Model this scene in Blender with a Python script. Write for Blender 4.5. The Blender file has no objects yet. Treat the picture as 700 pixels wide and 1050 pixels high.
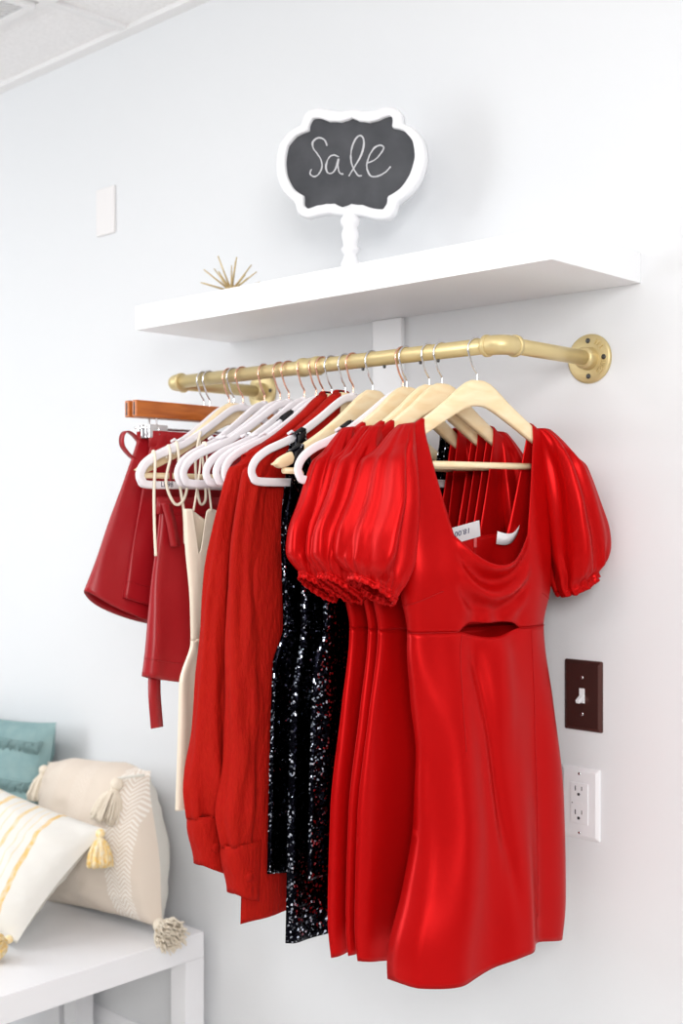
import bpy, bmesh, math, random
import numpy as np
from mathutils import Vector, Matrix, noise
PI = math.pi
S = bpy.context.scene
C = S.collection
rnd = random.Random(7)

# ------------------------------------------------------------------ helpers
def link(o, parent=None):
    C.objects.link(o)
    if parent is not None: o.parent = parent
    return o
def mesh(name, verts, faces, mat, parent=None, smooth=True, weld=0, solid=0, sub=0, mats=None, fm=None, bev=0):
    me = bpy.data.meshes.new(name)
    me.from_pydata([tuple(v) for v in verts], [], [tuple(f) for f in faces])
    for m in (mats or [mat]): me.materials.append(m)
    if fm:
        for p, k in zip(me.polygons, fm): p.material_index = k
    bm = bmesh.new(); bm.from_mesh(me)
    if weld: bmesh.ops.remove_doubles(bm, verts=bm.verts, dist=weld)
    bmesh.ops.recalc_face_normals(bm, faces=bm.faces)
    bm.to_mesh(me); bm.free()
    if smooth:
        for p in me.polygons: p.use_smooth = True
    o = bpy.data.objects.new(name, me)
    link(o, parent)
    if bev:
        m = o.modifiers.new('bevel', 'BEVEL'); m.width = bev; m.segments = 3; m.limit_method = 'ANGLE'; m.angle_limit = math.radians(40)
        m.harden_normals = False
    if sub:
        m = o.modifiers.new('sub', 'SUBSURF'); m.levels = sub; m.render_levels = sub
    if solid:
        m = o.modifiers.new('solid', 'SOLIDIFY'); m.thickness = solid; m.offset = -1
    return o
class MB:
    """collects shapes for ONE mesh"""
    def __init__(s): s.v = []; s.f = []
    def add(s, vs, fs):
        n = len(s.v); s.v += [Vector(v) for v in vs]; s.f += [tuple(i+n for i in f) for f in fs]; return s
    def box(s, x0, x1, y0, y1, z0, z1):
        v = [(x, y, z) for x in (x0, x1) for y in (y0, y1) for z in (z0, z1)]
        return s.add(v, [(0,1,3,2),(4,6,7,5),(0,4,5,1),(2,3,7,6),(0,2,6,4),(1,5,7,3)])
    def tube(s, pts, r, n=10, closed=False, caps=True):
        P = [Vector(p) for p in pts]; m = len(P)
        R = r if hasattr(r, '__len__') else [r]*m
        up = None; rings = []
        for i in range(m):
            if closed: t = P[(i+1) % m]-P[i-1]
            else: t = P[min(i+1, m-1)]-P[max(i-1, 0)]
            t.normalize()
            if up is None:
                up = Vector((0,0,1)) if abs(t.z) < .9 else Vector((1,0,0))
            a = up-t*up.dot(t); a.normalize(); b = t.cross(a); up = a
            rings.append([P[i]+(a*math.cos(2*PI*k/n)+b*math.sin(2*PI*k/n))*R[i] for k in range(n)])
        vs = [v for q in rings for v in q]; fs = []
        for i in range(m if closed else m-1):
            j = (i+1) % m
            for k in range(n): fs.append((i*n+k, i*n+(k+1)%n, j*n+(k+1)%n, j*n+k))
        if caps and not closed:
            fs.append(tuple(range(n))); fs.append(tuple((m-1)*n+k for k in range(n)))
        return s.add(vs, fs)
    def lathe(s, prof, n=32, c=(0,0,0), axis='z'):
        vs = []; fs = []; m = len(prof)
        for r, h in prof:
            for k in range(n):
                a = 2*PI*k/n; p = (r*math.cos(a), r*math.sin(a), h)
                if axis == 'y': p = (p[0], p[2], p[1])
                if axis == 'x': p = (p[2], p[0], p[1])
                vs.append(Vector(p)+Vector(c))
        for i in range(m-1):
            for k in range(n): fs.append((i*n+k, i*n+(k+1)%n, (i+1)*n+(k+1)%n, (i+1)*n+k))
        fs.append(tuple(range(n))); fs.append(tuple((m-1)*n+k for k in range(n)))
        return s.add(vs, fs)
    def prism(s, poly, d0, d1, axis='x'):
        """polygon in two axes extruded along the third"""
        n = len(poly)
        def P(a, b, d): return {'x': (d, a, b), 'y': (a, d, b), 'z': (a, b, d)}[axis]
        vs = [P(a, b, d0) for a, b in poly]+[P(a, b, d1) for a, b in poly]
        return s.add(vs, [tuple(range(n)), tuple(range(n, 2*n))]+[(i, (i+1)%n, n+(i+1)%n, n+i) for i in range(n)])
    def sphere(s, c, r, n=16, m=10, sc=(1,1,1)):
        pr = [(max(1e-4, math.sin(PI*i/m)), -math.cos(PI*i/m)) for i in range(m+1)]
        t = MB().lathe(pr, n)
        return s.add([Vector((v.x*sc[0]*r, v.y*sc[1]*r, v.z*sc[2]*r))+Vector(c) for v in t.v], t.f)
    def build(s, name, mat, parent=None, **k): return mesh(name, s.v, s.f, mat, parent, **k)
def spline(pts, n=8, closed=False):
    P = [Vector(p) for p in pts]; m = len(P); out = []
    for i in range(m if closed else m-1):
        g = (lambda k: P[k % m]) if closed else (lambda k: P[min(max(k, 0), m-1)])
        a, b, c, d = g(i-1), g(i), g(i+1), g(i+2)
        for k in range(n):
            t = k/n
            out.append(.5*((2*b)+(c-a)*t+(2*a-5*b+4*c-d)*t*t+(3*b-a-3*c+d)*t**3))
    if not closed: out.append(P[-1])
    return out
class Curve:
    """smooth monotone-ish interpolation y(x)"""
    def __init__(s, pts):
        pts = sorted(pts); s.x = [p[0] for p in pts]; s.y = [p[1] for p in pts]; n = len(pts); s.m = []
        d = [(s.y[i+1]-s.y[i])/(s.x[i+1]-s.x[i]) for i in range(n-1)]
        for i in range(n):
            if i == 0: s.m.append(d[0])
            elif i == n-1: s.m.append(d[-1])
            else: s.m.append(0 if d[i-1]*d[i] <= 0 else 2*d[i-1]*d[i]/(d[i-1]+d[i]))
    def __call__(s, x):
        if x <= s.x[0]: return s.y[0]
        if x >= s.x[-1]: return s.y[-1]
        i = max(k for k in range(len(s.x)-1) if s.x[k] <= x)
        h = s.x[i+1]-s.x[i]; t = (x-s.x[i])/h
        return ((1+2*t)*(1-t)**2*s.y[i]+t*(1-t)**2*h*s.m[i]+t*t*(3-2*t)*s.y[i+1]+t*t*(t-1)*h*s.m[i+1])
def sst(a, b, x):
    t = min(1, max(0, (x-a)/(b-a))); return t*t*(3-2*t)
def nz(*p): return noise.noise(Vector(p))
def tag(o, label, cat, group=None):
    o['label'] = label; o['category'] = cat
    if group: o['group'] = group
    return o
def thing(name, label, cat, loc=(0,0,0), rot=(0,0,0), group=None):
    o = bpy.data.objects.new(name, None); o.empty_display_size = .05
    link(o); o.location = loc; o.rotation_euler = rot
    return tag(o, label, cat, group)
def struct(o): o['kind'] = 'structure'; return o
def text_mesh(body, size, ext, mat, name, parent, M):
    cu = bpy.data.curves.new('txt', 'FONT'); cu.body = body; cu.size = size; cu.extrude = ext; cu.align_x = 'CENTER'; cu.align_y = 'CENTER'
    t = bpy.data.objects.new('txt', cu); C.objects.link(t)
    bpy.context.view_layer.update()
    me = bpy.data.meshes.new_from_object(t.evaluated_get(bpy.context.evaluated_depsgraph_get()))
    bpy.data.objects.remove(t); me.transform(M); me.name = name
    me.materials.clear(); me.materials.append(mat)
    return link(bpy.data.objects.new(name, me), parent)

# ------------------------------------------------------------------ materials
def srgb(r, g, b): return tuple(((c/255)/12.92 if c/255 <= .04045 else ((c/255+.055)/1.055)**2.4) for c in (r, g, b))+(1,)
def material(name, col, rough=.5, metal=0, spec=.5, sheen=0, bump=None, vary=None, coat=0, tint=None):
    """bump = (scale, strength, distance[, stretch]); vary = (scale, other colour, amount)"""
    m = bpy.data.materials.new(name); m.use_nodes = True; nt = m.node_tree; b = nt.nodes['Principled BSDF']
    b.inputs['Base Color'].default_value = col; b.inputs['Roughness'].default_value = rough
    b.inputs['Metallic'].default_value = metal; b.inputs['Specular IOR Level'].default_value = spec
    b.inputs['Sheen Weight'].default_value = sheen
    if tint: b.inputs['Specular Tint'].default_value = tint
    b.inputs['Coat Weight'].default_value = coat
    if bump or vary:
        tc = nt.nodes.new('ShaderNodeTexCoord')
    if bump:
        mp = nt.nodes.new('ShaderNodeMapping'); nt.links.new(tc.outputs['Object'], mp.inputs[0])
        if len(bump) > 3: mp.inputs['Scale'].default_value = bump[3]
        n = nt.nodes.new('ShaderNodeTexNoise'); n.inputs['Scale'].default_value = bump[0]; n.inputs['Detail'].default_value = 4
        nt.links.new(mp.outputs[0], n.inputs['Vector'])
        bp = nt.nodes.new('ShaderNodeBump'); bp.inputs['Strength'].default_value = bump[1]; bp.inputs['Distance'].default_value = bump[2]
        nt.links.new(n.outputs[0], bp.inputs['Height']); nt.links.new(bp.outputs[0], b.inputs['Normal'])
    if vary:
        n2 = nt.nodes.new('ShaderNodeTexNoise'); n2.inputs['Scale'].default_value = vary[0]; n2.inputs['Detail'].default_value = 5
        nt.links.new(tc.outputs['Object'], n2.inputs['Vector'])
        cr = nt.nodes.new('ShaderNodeValToRGB'); cr.color_ramp.elements[0].position = .35; cr.color_ramp.elements[1].position = .68
        cr.color_ramp.elements[0].color = col; cr.color_ramp.elements[1].color = vary[1]
        nt.links.new(n2.outputs[0], cr.inputs[0]); nt.links.new(cr.outputs[0], b.inputs['Base Color'])
    return m
def wood(name, c1, c2, stretch, rough=.42):
    m = material(name, c1, rough); nt = m.node_tree; b = nt.nodes['Principled BSDF']
    tc = nt.nodes.new('ShaderNodeTexCoord'); mp = nt.nodes.new('ShaderNodeMapping'); mp.inputs['Scale'].default_value = stretch
    n = nt.nodes.new('ShaderNodeTexNoise'); n.inputs['Scale'].default_value = 14; n.inputs['Detail'].default_value = 6; n.inputs['Distortion'].default_value = .6
    cr = nt.nodes.new('ShaderNodeValToRGB'); cr.color_ramp.elements[0].position = .3; cr.color_ramp.elements[1].position = .7
    cr.color_ramp.elements[0].color = c1; cr.color_ramp.elements[1].color = c2
    for a, c in ((tc.outputs['Object'], mp.inputs[0]), (mp.outputs[0], n.inputs['Vector']), (n.outputs[0], cr.inputs[0]), (cr.outputs[0], b.inputs['Base Color'])): nt.links.new(a, c)
    return m
def sequin_mat():
    m = material('black_sequins', (.012,.013,.02,1), .25, .8); nt = m.node_tree; b = nt.nodes['Principled BSDF']
    tc = nt.nodes.new('ShaderNodeTexCoord')
    vo = nt.nodes.new('ShaderNodeTexVoronoi'); vo.inputs['Scale'].default_value = 330
    nt.links.new(tc.outputs['Object'], vo.inputs['Vector'])
    sub = nt.nodes.new('ShaderNodeVectorMath'); sub.operation = 'SUBTRACT'; sub.inputs[1].default_value = (.5,.5,.5)
    nt.links.new(vo.outputs['Color'], sub.inputs[0])
    sc = nt.nodes.new('ShaderNodeVectorMath'); sc.operation = 'SCALE'; sc.inputs['Scale'].default_value = .5
    nt.links.new(sub.outputs[0], sc.inputs[0])
    ge = nt.nodes.new('ShaderNodeNewGeometry'); ad = nt.nodes.new('ShaderNodeVectorMath')
    nt.links.new(ge.outputs['Normal'], ad.inputs[0]); nt.links.new(sc.outputs[0], ad.inputs[1])
    no = nt.nodes.new('ShaderNodeVectorMath'); no.operation = 'NORMALIZE'; nt.links.new(ad.outputs[0], no.inputs[0])
    nt.links.new(no.outputs[0], b.inputs['Normal'])
    # sparkle painted into the colour: a few cells silver-blue, the rest near black
    sx = nt.nodes.new('ShaderNodeSeparateColor'); nt.links.new(vo.outputs['Color'], sx.inputs[0])
    cr = nt.nodes.new('ShaderNodeValToRGB'); e = cr.color_ramp.elements
    e[0].position = .84; e[0].color = (.004,.004,.007,1); e[1].position = .97; e[1].color = (.62,.66,.78,1)
    nt.links.new(sx.outputs[0], cr.inputs[0]); nt.links.new(cr.outputs[0], b.inputs['Base Color'])
    b.inputs['Metallic'].default_value = 1; b.inputs['Roughness'].default_value = .16
    return m
def stripe_mat(name, base, stripes, axis='X', bump=None):
    """stripes: list of (lo, hi, colour) along an object axis"""
    m = material(name, base, .85, spec=.2, bump=bump); nt = m.node_tree; b = nt.nodes['Principled BSDF']
    tc = nt.nodes.new('ShaderNodeTexCoord'); sp = nt.nodes.new('ShaderNodeSeparateXYZ'); nt.links.new(tc.outputs['Object'], sp.inputs[0])
    n = nt.nodes.new('ShaderNodeTexNoise'); n.inputs['Scale'].default_value = 60; nt.links.new(tc.outputs['Object'], n.inputs['Vector'])
    cur = None
    for lo, hi, col, amt in stripes:
        a = nt.nodes.new('ShaderNodeMath'); a.operation = 'COMPARE'; a.inputs[1].default_value = (lo+hi)/2; a.inputs[2].default_value = (hi-lo)/2
        nt.links.new(sp.outputs[axis], a.inputs[0])
        w = nt.nodes.new('ShaderNodeMath'); w.operation = 'MULTIPLY'; nt.links.new(a.outputs[0], w.inputs[0])
        r = nt.nodes.new('ShaderNodeMapRange'); r.inputs[1].default_value = .35; r.inputs[2].default_value = .6; r.inputs[3].default_value = amt*.5; r.inputs[4].default_value = amt
        nt.links.new(n.outputs[0], r.inputs[0]); nt.links.new(r.outputs[0], w.inputs[1])
        mx = nt.nodes.new('ShaderNodeMix'); mx.data_type = 'RGBA'; nt.links.new(w.outputs[0], mx.inputs[0])
        mx.inputs[7].default_value = col
        if cur is None: mx.inputs[6].default_value = base
        else: nt.links.new(cur, mx.inputs[6])
        cur = mx.outputs[2]
    nt.links.new(cur, b.inputs['Base Color'])
    return m
M = {}
M['wall'] = material('white_wall_paint', (.755,.765,.78,1), .75, spec=.25, bump=(90,.05,.002))
M['ceil'] = material('ceiling_tile', (.92,.905,.905,1), .9, spec=.1, bump=(150,.5,.003), vary=(130,(.85,.835,.835,1),1))
M['grid'] = material('ceiling_grid_paint', (.84,.83,.83,1), .6)
M['white'] = material('white_paint', (.86,.86,.88,1), .42)
M['shelf'] = material('white_laminate', (.88,.885,.90,1), .38)
M['floor'] = material('pale_floor', (.68,.65,.62,1), .5, vary=(5,(.62,.59,.55,1),1))
M['gold'] = material('satin_gold_paint', (.66,.53,.27,1), .42, .5, bump=(350,.10,.0005))
M['bolt'] = material('dark_bolt', (.10,.10,.10,1), .4, .9)
M['chrome'] = material('chrome', (.75,.75,.77,1), .15, 1)
M['copper'] = material('rose_copper', (.86,.50,.38,1), .22, 1)
M['velvet'] = material('white_velvet', (.83,.79,.82,1), .8, spec=.2, sheen=.25, bump=(900,.2,.0005))
M['wood'] = wood('pale_lotus_wood', srgb(248,230,194), srgb(238,210,164), (14,1.2,5))
M['brown'] = wood('cherry_wood', srgb(196,112,48), srgb(164,84,32), (12,1,8), .3)
M['satin'] = material('red_satin', (.46,.0030,.0034,1), .36, .35, spec=.42, bump=(1500,.05,.0004,(1,1,.12)), tint=(1,.22,.22,1))
M['seam'] = material('red_seam', (.40,.002,.003,1), .6, spec=.2)
M['leather'] = material('red_faux_leather', (.33,.006,.011,1), .38, 0, spec=.4, bump=(420,.15,.0006))
M['suede'] = material('red_crinkle_fabric', (.39,.008,.003,1), .78, 0, spec=.12, sheen=.0, bump=(150,.9,.003,(1,1,.35)), vary=(70,(.38,.006,.003,1),1))
M['cream'] = material('cream_satin', (.90,.80,.65,1), .34, .10, spec=.5)
M['cord'] = material('cream_cord', (.85,.76,.62,1), .6)
M['black'] = material('black_fabric', (.006,.006,.008,1), .55, spec=.3)
M['sequin'] = sequin_mat()
M['paper'] = material('white_card', (.85,.84,.86,1), .6)
M['ink'] = material('blue_black_ink', (.05,.05,.14,1), .6)
M['print'] = material('dark_print', (.06,.05,.08,1), .6)
M['board'] = material('chalkboard', (.055,.057,.064,1), .75, spec=.25, vary=(14,(.085,.087,.095,1),1))
M['chalk'] = material('white_chalk', (.58,.58,.6,1), .95, spec=.05, bump=(500,.5,.001))
M['spike'] = material('gold_twig', (.62,.47,.24,1), .4, .35)
M['bronze'] = material('brown_metal_plate', (.125,.052,.045,1), .24, .65)
M['plastic'] = material('white_plastic', (.84,.84,.86,1), .3)
M['slot'] = material('dark_slot', (.03,.03,.035,1), .6)
M['clear'] = material('clear_plastic', (.72,.74,.76,1), .12, .6)
M['beige'] = None
M['linen'] = material('pale_linen_back', (.72,.70,.64,1), .85, spec=.15, bump=(420,.4,.001))
M['tassel'] = material('oat_tassel_yarn', (.80,.72,.60,1), .9, spec=.1)
M['gtassel'] = material('yellow_tassel_yarn', (.90,.62,.20,1), .9, spec=.1, vary=(90,(.88,.80,.62,1),1))
M['teal'] = material('teal_cotton', (.22,.34,.345,1), .9, spec=.1, bump=(260,.5,.002), vary=(25,(.27,.39,.39,1),1))
M['stripe'] = stripe_mat('yellow_striped_cotton', (.76,.745,.70,1),
    [(.186,.197,(.78,.47,.08,1),.8), (.166,.169,(.83,.60,.25,1),.55), (.150,.153,(.80,.60,.25,1),.5), (.124,.133,(.80,.52,.12,1),.7), (.103,.106,(.83,.60,.25,1),.5), (.082,.087,(.84,.64,.30,1),.6),
     (.048,.060,(.80,.50,.09,1),.75), (.02,.023,(.83,.6,.2,1),.6), (-.02,-.005,(.80,.48,.08,1),.8)], bump=(400,.4,.001))
def beige_mat():
    m = material('beige_herringbone', (.62,.53,.44,1), .88, spec=.15, bump=(500,.4,.001)); nt = m.node_tree; b = nt.nodes['Principled BSDF']
    tc = nt.nodes.new('ShaderNodeTexCoord'); sp = nt.nodes.new('ShaderNodeSeparateXYZ'); nt.links.new(tc.outputs['Object'], sp.inputs[0])
    def mth(op, a, bb):
        n = nt.nodes.new('ShaderNodeMath'); n.operation = op
        for i, q in enumerate((a, bb)):
            if q is None: continue
            if isinstance(q, (int, float)): n.inputs[i].default_value = q
            else: nt.links.new(q, n.inputs[i])
        return n.outputs[0]
    zig = mth('PINGPONG', sp.outputs['X'], .0165)
    ph = mth('ADD', sp.outputs['Z'], zig)
    w = mth('SINE', mth('MULTIPLY', ph, 2*PI/.0095), None)
    on = mth('GREATER_THAN', w, .1)
    def band(lo, hi, k): return mth('MULTIPLY', mth('COMPARE', sp.outputs['X'], (lo+hi)/2), k)
    def bandn(lo, hi):
        n = nt.nodes.new('ShaderNodeMath'); n.operation = 'COMPARE'; nt.links.new(sp.outputs['X'], n.inputs[0]); n.inputs[1].default_value = (lo+hi)/2; n.inputs[2].default_value = (hi-lo)/2
        return n.outputs[0]
    k = mth('ADD', mth('MULTIPLY', bandn(.115, .178), .9), mth('ADD', mth('MULTIPLY', bandn(-.02, .03), .15), mth('MULTIPLY', bandn(-.15, -.09), .15)))
    f = mth('MULTIPLY', on, k)
    mx = nt.nodes.new('ShaderNodeMix'); mx.data_type = 'RGBA'; nt.links.new(f, mx.inputs[0])
    mx.inputs[6].default_value = (.70,.61,.52,1); mx.inputs[7].default_value = (.87,.83,.77,1)
    nt.links.new(mx.outputs[2], b.inputs['Base Color'])
    return m
M['beige'] = beige_mat()

# ------------------------------------------------------------------ place constants (metres; wall face is y = 0)
ROD_Y, ROD_Z, ROD_R = -.240, 1.5835, .0122
CEIL = 2.447
SHX0, SHX1, SHD, SHZ0, SHZ1 = -1.964, -.984, .25, 1.695, 1.743

# ------------------------------------------------------------------ room
struct(MB().box(-5, 2.6, 0, .12, 0, CEIL+.3).build('wall_back', M['wall'], smooth=False))
struct(MB().box(-5, 2.6, -4.5, .12, -.1, 0).build('floor', M['floor'], smooth=False))
struct(MB().box(-5, 2.6, -4.5, .12, CEIL+.009, CEIL+.2).build('ceiling', M['ceil'], smooth=False))
b = MB(); pr = [(0,0),(-.016,0),(-.016,.095),(-.014,.105),(-.010,.112),(-.010,.126),(-.006,.138),(-.003,.150),(0,.150)]
b.prism(pr, -5, 2.6, 'x'); struct(b.build('baseboard_back', M['white'], smooth=False, bev=.0015))
k = 1
struct(MB().box(-5, 2.6, -.030, 0, CEIL-.002, CEIL+.009).build('trim_%d' % k, M['grid'], smooth=False))
for yy in (-.235, -.845, -1.455, -2.065, -2.675):
    k += 1; struct(MB().box(-5, 2.6, yy-.012, yy+.012, CEIL, CEIL+.009).build('trim_%d' % k, M['grid'], smooth=False))
for i in range(-4, 9):
    k += 1; xx = -2.300+.61*i
    if -5 < xx < 2.6: struct(MB().box(xx-.012, xx+.012, -4.4, -.030, CEIL+.0005, CEIL+.009).build('trim_%d' % k, M['grid'], smooth=False))
# ceiling vent
vx0, vx1, vy0, vy1 = -2.898, -2.326, -.833, -.248
t = thing('ceiling_vent', 'grey slatted air vent set into the white tiled ceiling', 'vent', ((vx0+vx1)/2, (vy0+vy1)/2, CEIL-.004))
w2, d2 = (vx1-vx0)/2, (vy1-vy0)/2
b = MB()
for (x0, x1, y0, y1) in ((-w2, w2, -d2, -d2+.018), (-w2, w2, d2-.018, d2), (-w2, -w2+.018, -d2+.018, d2-.018), (w2-.018, w2, -d2+.018, d2-.018)): b.box(x0, x1, y0, y1, -.004, .012)
b.build('frame', M['grid'], t, smooth=False)
MB().box(-w2+.01, w2-.01, -d2+.01, d2-.01, .010, .0125).build('backing', material('vent_dark', (.13,.13,.14,1), .8), t, smooth=False)
b = MB(); L = w2-.016
q = -2*L
while q < 2*L:                                        # slats run diagonally across the square
    # line  y = x + q  clipped to the square
    xs = max(-L, -L-q); xe = min(L, L-q)
    if xe-xs > .01:
        n = Vector((-1, 1, 0))/math.sqrt(2)*.0026
        a, c = Vector((xs, xs+q, 0)), Vector((xe, xe+q, 0))
        vs = [a-n, a+n, c+n, c-n]
        b.add([v+Vector((0,0,-.001)) for v in vs]+[v+Vector((0,0,.010)) for v in vs], [(0,1,2,3),(4,5,6,7),(0,1,5,4),(1,2,6,5),(2,3,7,6),(3,0,4,7)])
    q += .018
b.build('slats', M['grid'], t, smooth=False)

# white cable cover on the wall below the shelf
o = MB().box(-1.546, -1.474, -.012, 0, 1.02, SHZ0).build('cable_cover', M['shelf'], smooth=False, bev=.003)
tag(o, 'flat white vertical cover strip on the wall under the floating shelf', 'cable cover')
# blank plate high on the wall
o = MB().box(-2.445, -2.372, -.006, 0, 1.995, 2.108).build('blank_wall_plate', material('off_white_plate', (.80,.775,.77,1), .45), smooth=False, bev=.003)
tag(o, 'small blank off-white plate high on the wall, left of the sale sign', 'wall plate')

# ------------------------------------------------------------------ floating shelf
o = MB().box(SHX0, SHX1, -SHD, 0, SHZ0, SHZ1).build('floating_shelf', M['shelf'], smooth=False, bev=.0012)
tag(o, 'long thick white floating shelf mounted above the gold clothes rail', 'shelf')

# ------------------------------------------------------------------ light switch and outlet
def on_wall(px, py, f=1250., y0=527.):
    tt = (px-350)/f; a = math.radians(43.5)
    dx, dy = -math.sin(a)+tt*math.cos(a), math.cos(a)+tt*math.sin(a)
    d = 1.725/dy; return d*dx, 1.33-(py-y0)/f*d
sx, sz = on_wall(598.5, 713)
t = thing('light_switch', 'brown metal light switch plate with a white toggle, above the white outlet', 'light switch', (sx, 0, sz))
def plate(w, h, d):
    b = MB(); e = .006
    outer = [(-w,-h),(w,-h),(w,h),(-w,h)]; inner = [(-w+e,-h+e),(w-e,-h+e),(w-e,h-e),(-w+e,h-e)]
    vs = [(x,0,z) for x,z in outer]+[(x,-d*.45,z) for x,z in outer]+[(x,-d,z) for x,z in inner]
    fs = [(8,9,10,11)]
    for i in range(4):
        j = (i+1)%4; fs += [(i,j,4+j,4+i),(4+i,4+j,8+j,8+i)]
    return b.add(vs, fs)
plate(.036, .058, .006).build('cover_plate', M['bronze'], t, smooth=False, bev=.0028)
for s in (-1, 1):
    sc = MB().lathe([(.0001,-.0074),(.0024,-.0074),(.0032,-.0062),(.0032,-.005)], 16, (0,0,s*.0300), 'y').build('screw', M['chrome'], t)
    MB().box(-.0024,.0024,-.0077,-.0073,s*.0300-.0004,s*.0300+.0004).build('screw_slot', M['slot'], sc, smooth=False)
MB().box(-.0052,.0052,-.0068,-.005,-.012,.012).build('toggle_surround', M['plastic'], t, smooth=False, bev=.0006)
MB().add([(-.0045,-.006,.002),(.0045,-.006,.002),(.0045,-.006,-.008),(-.0045,-.006,-.008),(-.0036,-.021,-.006),(.0036,-.021,-.006),(.0036,-.019,-.0115),(-.0036,-.019,-.0115)],
    [(0,1,2,3),(4,5,6,7),(0,1,5,4),(1,2,6,5),(2,3,7,6),(3,0,4,7)]).build('toggle', M['plastic'], t, smooth=False, bev=.0012)
sx, sz = on_wall(596, 823)
t = thing('wall_outlet', 'white double power outlet plate, below the brown light switch', 'power outlet', (sx, 0, sz))
plate(.036, .0585, .0065).build('cover_plate', M['plastic'], t, smooth=False, bev=.0015)
MB().box(-.0168,.0168,-.0082,-.005,-.0335,.0335).build('receptacle', M['plastic'], t, smooth=False, bev=.0008)
for s in (-1, 1):
    b = MB(); zc = s*.0195
    b.box(-.0075,-.0058,-.0085,-.008,zc+.001,zc+.0088).box(.0048,.0062,-.0085,-.008,zc+.002,zc+.0088)
    b.lathe([(.0001,-.0085),(.0026,-.0085),(.0026,-.008)], 12, (-.0005,0,zc-.0045), 'y')
    b.build('socket_slots', M['slot'], t, smooth=False)
    MB().lathe([(.0001,-.0072),(.0022,-.0072),(.0026,-.006)], 14, (0,0,s*.0485), 'y').build('screw', M['chrome'], t)
MB().box(-.006,-.0005,-.0087,-.008,-.0022,.0022).build('test_button', M['paper'], t, smooth=False, bev=.0003)
MB().box(.0015,.007,-.0087,-.008,-.0022,.0022).build('reset_button', M['paper'], t, smooth=False, bev=.0003)
MB().lathe([(.0001,-.0086),(.001,-.0086),(.001,-.008)], 10, (-.0125,0,0), 'y').build('indicator_light', M['slot'], t)

# ------------------------------------------------------------------ gold pipe clothes rail
XR, XL = -1.077, -1.862
t = thing('clothes_rail', 'gold painted pipe clothes rail fixed to the wall below the white shelf', 'clothes rail', (0,0,0))
MB().tube([(XL+.02,ROD_Y,ROD_Z),(XR-.02,ROD_Y,ROD_Z)], ROD_R, 28).build('rail_pipe', M['gold'], t)
for x0, sgn in ((XR, 1), (XL, -1)):
    MB().tube([(x0,ROD_Y+.02,ROD_Z),(x0,-.004,ROD_Z)], ROD_R, 28).build('return_pipe', M['gold'], t)
    # elbow: bent fat tube with a collar at each end
    pts = []; rr = []
    R = .019; cx, cy = x0-sgn*R, ROD_Y+R
    path = [(x0-sgn*.032,ROD_Y,ROD_Z),(x0-sgn*.024,ROD_Y,ROD_Z)]
    for k in range(11):
        a = (PI/2)*k/10; path.append((cx+sgn*R*math.sin(a), cy-R*math.cos(a), ROD_Z))
    path += [(x0,ROD_Y+.024,ROD_Z),(x0,ROD_Y+.032,ROD_Z)]
    el = MB().tube(path, .0150, 28).build('elbow', M['gold'], t)
    for (p0, p1) in (((x0-sgn*.033,ROD_Y,ROD_Z),(x0-sgn*.026,ROD_Y,ROD_Z)), ((x0,ROD_Y+.026,ROD_Z),(x0,ROD_Y+.033,ROD_Z))):
        p0 = Vector(p0); p1 = Vector(p1)
        MB().tube([p0.lerp(p1,k) for k in (-.02,.1,.5,.9,1.02)], [.0152,.0167,.0170,.0167,.0152], 28).build('collar', M['gold'], el)
    fl = MB().lathe([(.0001,-.0062),(.0165,-.0062),(.037,-.0058),(.0395,-.0045),(.0405,-.002),(.0405,0)], 48, (x0,0,ROD_Z), 'y').build('flange', M['gold'], t)
    MB().lathe([(.0125,-.024),(.0165,-.0235),(.0178,-.019),(.0180,-.012),(.0190,-.0062),(.0190,-.004)], 40, (x0,0,ROD_Z), 'y').build('flange_hub', M['gold'], fl)
    for k in range(4):
        a = math.radians(1+90*k)
        bo = MB().lathe([(.0001,-.0078),(.0030,-.0078),(.0042,-.0068),(.0042,-.005)], 16, (x0+.0290*math.cos(a),0,ROD_Z+.0290*math.sin(a)), 'y').build('bolt', M['bolt'], fl)
    if sgn == 1:
        for ch, ang in (('1',62),('/',50),('2',38),('G',-50),('B',-38),('S',-26),('R',-14)):
            a = math.radians(ang)
            Mx = Matrix.Translation((x0+.0300*math.cos(a), -.0062, ROD_Z+.0300*math.sin(a))) @ Matrix.Rotation(PI/2,4,'X') @ Matrix.Rotation(a+PI/2 if ang < 0 else a-PI/2,4,'Z')
            text_mesh(ch, .0130, .0020, M['gold'], 'raised_letter', fl, Mx)
def X_at(px):      # x on the rail line for a photo column
    tt = (px-350)/1250.; a = math.radians(43.5)
    return (1.725+ROD_Y)*(-math.sin(a)+tt*math.cos(a))/(math.cos(a)+tt*math.sin(a))
xc = X_at(318)
MB().tube([(xc-.024,ROD_Y,ROD_Z),(xc-.021,ROD_Y,ROD_Z),(xc-.013,ROD_Y,ROD_Z),(xc-.011,ROD_Y,ROD_Z),(xc+.011,ROD_Y,ROD_Z),(xc+.013,ROD_Y,ROD_Z),(xc+.021,ROD_Y,ROD_Z),(xc+.024,ROD_Y,ROD_Z)],
    [.0150,.0164,.0164,.0150,.0150,.0164,.0164,.0150], 28).build('coupling', M['gold'], t)
for px in (372, 394, 431, 449):
    MB().lathe([(.0001,-.0165),(.0022,-.0165),(.0026,-.0145),(.0026,-.010)], 12, (X_at(px),ROD_Y,ROD_Z)).build('set_screw', M['bolt'], t)

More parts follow.
